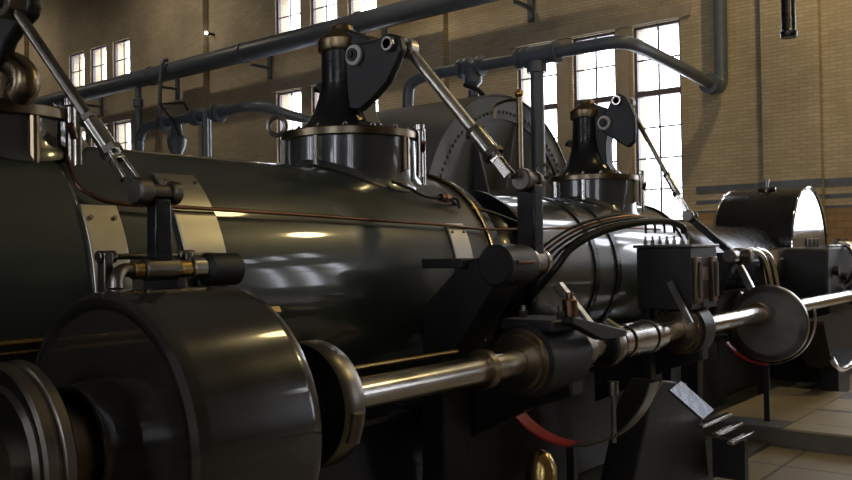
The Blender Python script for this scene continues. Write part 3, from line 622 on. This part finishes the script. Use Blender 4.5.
# ------------------------------------------------------------------ riveted flywheel guard of the next engine
fx, fz, fr, y0, y1 = 10.0, .20, 1.90, 6.5, 8.45
fg = thing('flywheel_guard', 'big grey riveted half-round guard behind the middle push rod', 'guard', (fx, 7.5, -H))
arc2 = lambda r, n=48: [(fx - r * cos(pi * k / n), fz + r * sin(pi * k / n)) for k in range(n + 1)]
link('shell', MB().prism([(fx - fr, -H)] + arc2(fr) + [(fx + fr, -H), (fx + fr - .03, -H)] + arc2(fr - .03)[::-1] + [(fx - fr + .03, -H)], 'y', y0, y1), GPLATE, fg, .012)
link('end_flange', MB().prism(arc2(fr - .031) + arc2(fr - .34)[::-1], 'y', y0 + .02, y0 + .05), GPLATE, fg)
cone = MB(); a_, b_ = arc2(fr - .33), arc2(fr - 1.25); n = len(a_)
cone.add([(x, y0 + .05, z) for x, z in a_] + [(x, y0 + .38, z) for x, z in b_], [(i, i + 1, n + i + 1, n + i) for i in range(n - 1)])
link('dished_wall', cone, GPLATE, fg)
link('inner_plate', MB().prism(arc2(fr - 1.24), 'y', y0 + .37, y0 + .40), GPLATE, fg)
for k in range(1, 56):
    a = pi * k / 56; link('rivet', MB().sphere((fx - (fr - .24) * cos(a), y0 + .018, fz + (fr - .24) * sin(a)), .024, 8), GPLATE, fg)
for aa in (28, 62, 100, 140):
    a = radians(aa); r0, r1 = .66, fr - .34
    p = lambda r, da: (fx - r * cos(a + da), fz + r * sin(a + da))
    g = MB(); th = .02
    A = p(r0, 0); B = p(r1, 0); tx, tz = sin(a) * th, cos(a) * th
    vs = []
    for s_ in (-1, 1):
        vs += [(A[0] + tx * s_, y0 + .36, A[1] + tz * s_), (A[0] + tx * s_, y0 + .12, A[1] + tz * s_), (B[0] + tx * s_, y0 + .05, B[1] + tz * s_)]
    g.add(vs, [(0, 1, 2), (3, 5, 4), (0, 3, 4, 1), (1, 4, 5, 2), (2, 5, 3, 0)])
    link('rib', g, GPLATE, fg)
link('end_skirt', MB().box(fx - fr + .035, fx + fr - .035, y0 + .02, y0 + .05, -H, fz - .001), GPLATE, fg)

# ------------------------------------------------------------------ pipes, valves and duct
dk = thing('ventilation_duct', 'big blue-grey round duct running along the far wall past the windows', 'duct', (13.2, 16, 4.47))
link('duct', MB().cyl((13.2, 6.9, 4.74), (13.2, 30, 4.46), .215, n=40), DUCTM, dk)
cl = None
for y in (8.5, 12.1, 15.7, 19.3, 22.9, 26.5):
    zz = 4.74 - (y - 6.9) * .28 / 23.1
    r_ = link('joint_ring', MB().ring((13.2, y, zz), (0, 1, 0), .08, .214, .24, 40), DUCTM, dk)
    link('wall_bracket', MB().box(13.42, 14.0, y + .01, y + .07, zz - .27, zz - .21).box(13.94, 14.0, y - .02, y + .1, zz - .5, zz + .2), DUCTM, dk)
t = thing('drop_pipe', 'grey pipe dropping down the wall from the round duct', 'pipe', (13.2, 19.95, 1.0))
link('pipe', MB().cyl((13.2, 19.95, 1.0), (13.2, 19.95, 4.37), .085, n=16), GPIPE, t)
link('socket', MB().cyl((13.2, 19.95, 3.86), (13.2, 19.95, 4.08), .13, n=20, bev=.02), GPIPE, t)
t = thing('hanger_pipe', 'thin grey pipe hooked down from the duct left of the wall corner', 'pipe', (13.2, 18.47, 3.3))
link('pipe', MB().tube([(13.06, 18.47, 4.85), (12.95, 18.47, 4.80), (12.88, 18.47, 4.6), (12.83, 18.47, 3.9), (12.83, 18.47, 3.5)], .05, 10), GPIPE, t)
link('bent_bracket', MB().tube([(12.83, 18.42, 3.6), (12.83, 17.9, 3.55), (12.83, 17.75, 3.4)], .022, 8, 2), GPIPE, t)

def flange(T, p, d, r=.13, L=.06): link('flange', MB().ring(Vector(p) - Vector(d).normalized() * L / 2, d, L, .082, r, 24), GPIPE, T)
def drop(x, y, z0, z1, r): return MB().cyl((x, y, z0), (x, y, z1), r, n=16)
P1 = thing('steam_pipe', 'grey steam pipe with valves bending over behind the near cylinder, left', 'pipe', (10.3, 13.5, -H), 'grey overhead steam pipes')
link('run', MB().tube([(10.3, 15.55, -H), (10.3, 15.55, 2.0), (10.3, 15.52, 2.38), (10.3, 15.36, 2.56), (10.3, 15.0, 2.60), (10.3, 14.0, 2.62), (10.3, 12.9, 2.63), (10.3, 12.42, 2.64), (10.42, 12.2, 2.65), (10.7, 12.08, 2.64), (11.2, 12.05, 2.56), (12.2, 12.05, 2.52), (13.9, 12.05, 2.48)], .095, 14, 5), GPIPE, P1)
for y in (14.75, 14.62, 13.75, 13.6, 13.1, 12.98): flange(P1, (10.3, y, 2.61), (0, 1, 0), .16, .05)
link('branch', drop(10.3, 13.38, -H, 2.60, .085), GPIPE, P1)
link('branch', drop(10.14, 13.22, -H, 2.62, .06), GPIPE, P1)
V = link('stop_valve', MB().lathe((10.3, 14.3, 1.55), (0, 0, 1), [(0, 0), (0, .2), (.12, .2), (.18, .11), (.4, .10), (.55, .17), (.7, .19), (.8, .12), (.98, .10), (.98, 0)], 24), GPIPE, P1)
link('valve_lever', MB().tube([(10.17, 14.0, 2.28), (10.17, 14.2, 2.56), (10.15, 14.62, 2.95), (10.15, 13.85, 2.88), (10.15, 13.74, 2.74)], .026, 8, 1), IRON, V)

P2 = thing('steam_pipe', 'grey steam pipe crossing the tall windows and rising up the brick wall, right', 'pipe', (10.5, 7, -H), 'grey overhead steam pipes')
link('run', MB().tube([(10.5, 8.66, -H), (10.5, 8.66, 1.8), (10.5, 8.66, 2.35), (10.5, 8.60, 2.58), (10.5, 8.36, 2.67), (10.5, 8.0, 2.69), (10.5, 6.3, 2.69), (10.5, 5.5, 2.69), (10.52, 5.2, 2.69), (10.68, 5.03, 2.68), (10.95, 4.99, 2.66), (11.5, 4.98, 2.63), (12.6, 4.97, 2.57), (13.45, 4.96, 2.50)], .088, 14, 5), GPIPE, P2)
link('riser', MB().tube([(13.40, 4.96, 2.51), (13.62, 4.95, 2.49), (13.72, 4.94, 2.58), (13.75, 4.94, 2.8), (13.75, 4.93, 5.0), (13.75, 4.93, ZC - .02)], .105, 14, 5), GPIPE, P2)
for y in (7.62, 7.50, 7.28, 6.62, 6.5, 6.02): flange(P2, (10.5, y, 2.69), (0, 1, 0), .15, .05)
flange(P2, (13.30, 4.96, 2.515), (1, 0, -.06), .155, .08); flange(P2, (13.42, 4.96, 2.51), (1, 0, -.06), .155, .05)
link('branch', drop(10.5, 6.34, -H, 2.68, .095), GPIPE, P2)
link('tee', MB().cyl((10.5, 6.64, 2.69), (10.5, 6.0, 2.69), .13, n=20, bev=.02).cyl((10.5, 6.34, 2.45), (10.5, 6.34, 2.6), .14, n=20), GPIPE, P2)
V = link('stop_valve', MB().lathe((10.5, 7.42, 2.10), (0, 0, 1), [(0, 0), (0, .14), (.10, .15), (.16, .08), (.3, .07), (.36, .13), (.46, .13), (.6, .08), (.6, 0)], 20), GPIPE, P2)
link('valve_lever', MB().tube([(10.4, 7.5, 2.42), (10.3, 7.2, 2.30), (10.3, 7.05, 2.15)], .035, 8, 1), IRON, V)
t = thing('instrument_post', 'thin brass-tipped post standing right of the grey riveted guard', 'post', (9.4, 5.9, -H))
link('post', MB().cyl((9.4, 5.94, -H), (9.4, 5.94, 1.92), .035, n=12), DBRASS, t)
link('tip', MB().sphere((9.4, 5.94, 1.97), .06), BRASS, t)
link('side_tube', MB().tube([(9.4, 5.94, 1.9), (9.4, 6.15, 1.9), (9.4, 6.3, 1.85), (9.4, 6.32, 1.7)], .02, 8), DBRASS, t)
t = thing('sloping_housing', 'low dark sloping housing between the grey riveted guard and the far bonnet', 'housing', (11.9, 6.2, -H))
link('body', MB().prism([(6.40, 1.33), (6.05, 1.06), (6.05, -H), (6.40, -H)], 'x', 11.95, 12.6), BLACK, t, .02)
link('lid', MB().prism([(6.42, 1.40), (6.03, 1.10), (6.03, 1.055), (6.42, 1.35)], 'x', 11.92, 12.62), GPLATE, t)
t = thing('hanging_pendant', 'dark tapered bar hanging from above before the brick wall', 'pendant', (11, 3.12, 2.5))
link('bar', MB().lathe((11, 3.12, 2.50), (0, .005, 1), [(0, 0), (0, .09), (.03, .10), (.07, .10), (.09, .085), (.4, .08), (.8, .095), (2.0, .10), (2.0, 0)], 16), BLACK, t)
link('cable', MB().cyl((11, 3.13, 4.5), (11, 3.15, ZC - .01), .02, n=8), IRON, t)
t = thing('wall_lamp', 'tiny lit lamp on the upper brick wall', 'lamp', (13.8, 17.83, 5.5))
link('bulb', MB().sphere((13.75, 17.83, 5.54), .04), LAMPW, t)
link('holder', MB().cyl((14.0, 17.83, 5.54), (13.8, 17.83, 5.54), .035, n=12), IRON, t)

# ------------------------------------------------------------------ light
W = bpy.data.worlds.new('sky'); S.world = W; W.use_nodes = True
nt = W.node_tree; bg = nt.nodes['Background']
tc = nt.nodes.new('ShaderNodeTexCoord'); sx = nt.nodes.new('ShaderNodeSeparateXYZ'); rp = nt.nodes.new('ShaderNodeValToRGB')
nt.links.new(tc.outputs['Generated'], sx.inputs[0]); nt.links.new(sx.outputs['Z'], rp.inputs['Fac']); nt.links.new(rp.outputs['Color'], bg.inputs['Color'])
rp.color_ramp.elements[0].color = (.86, .88, .95, 1); rp.color_ramp.elements[1].color = (.93, .95, 1, 1)
bg.inputs['Strength'].default_value = 7.5

def portal(x, yc, z0, z1, sgn):
    L = bpy.data.lights.new('window_portal', 'AREA'); L.shape = 'RECTANGLE'; L.size = 3 * LP; L.size_y = z1 - z0
    L.cycles.is_portal = True
    o = bpy.data.objects.new('window_portal', L); COL.objects.link(o)
    o.location = (x, yc, (z0 + z1) / 2 + H)
    z = Vector((sgn, 0, 0)); xx = Vector((0, 1, 0)); yy = z.cross(xx)
    o.matrix_world = Matrix.Translation(o.location) @ Matrix((xx, yy, z)).transposed().to_4x4()
for g in G_BACK:
    portal(XW + .5, g, *low(g), 1); portal(XW + .5, g, *UPP, 1)
for g in G_FRONT:
    portal(XF - .5, g, *LOW, -1); portal(XF - .5, g, *UPP, -1)

def lamp(p, e, r=.14, col=(1, .78, .36)):
    L = bpy.data.lights.new('hall_lamp', 'POINT'); L.energy = e; L.color = col; L.shadow_soft_size = r
    o = bpy.data.objects.new('hall_lamp', L); COL.objects.link(o); o.location = (p[0], p[1], p[2] + H)
for p, e in (((7.9, -1.0, 4.1), 130), ((5.8, 1.0, 4.3), 40),):
    lamp(p, e, .22)
def fill_spot(y, e, c):  # unseen spot added to brighten the brick wall; no fixture of the hall
    L = bpy.data.lights.new('wall_fill_spot', 'SPOT'); L.energy = e; L.color = c; L.shadow_soft_size = .15; L.spot_size = radians(140); L.spot_blend = 1
    o = bpy.data.objects.new('wall_fill_spot', L); COL.objects.link(o); o.location = (10.6, y, 7.6 + H)
    o.rotation_euler = Vector((3.4, 0, -4.2)).to_track_quat('-Z', 'Y').to_euler()
for y, e, c in ((1.8, 520, (1, .80, .44)), (10.5, 240, (1, .82, .55)), (19, 170, (1, .86, .66)), (27, 170, (1, .86, .66))): fill_spot(y, e, c)

# ------------------------------------------------------------------ camera
al, pit, rho = radians(38.5), atan(11.6 / 880), atan(.0166)
c_, s_ = cos(al), sin(al)
F = Vector((c_ * cos(pit), s_ * cos(pit), sin(pit))); U0 = Vector((-c_ * sin(pit), -s_ * sin(pit), cos(pit))); R0 = Vector((s_, -c_, 0))
U = U0 * cos(rho) + R0 * sin(rho); R = R0 * cos(rho) - U0 * sin(rho)
cam = bpy.data.cameras.new('camera'); co = bpy.data.objects.new('camera', cam); COL.objects.link(co)
cam.sensor_fit = 'HORIZONTAL'; cam.sensor_width = 36; cam.lens = 880 / 852 * 36; cam.clip_start = .05; cam.clip_end = 200
co.matrix_world = Matrix.Translation((0, 0, H)) @ Matrix((R, U, -F)).transposed().to_4x4()
S.camera = co
S.view_settings.view_transform = 'Standard'; S.view_settings.look = 'None'; S.view_settings.gamma = 1; S.view_settings.use_curve_mapping = False
S.view_settings.exposure = 0.55
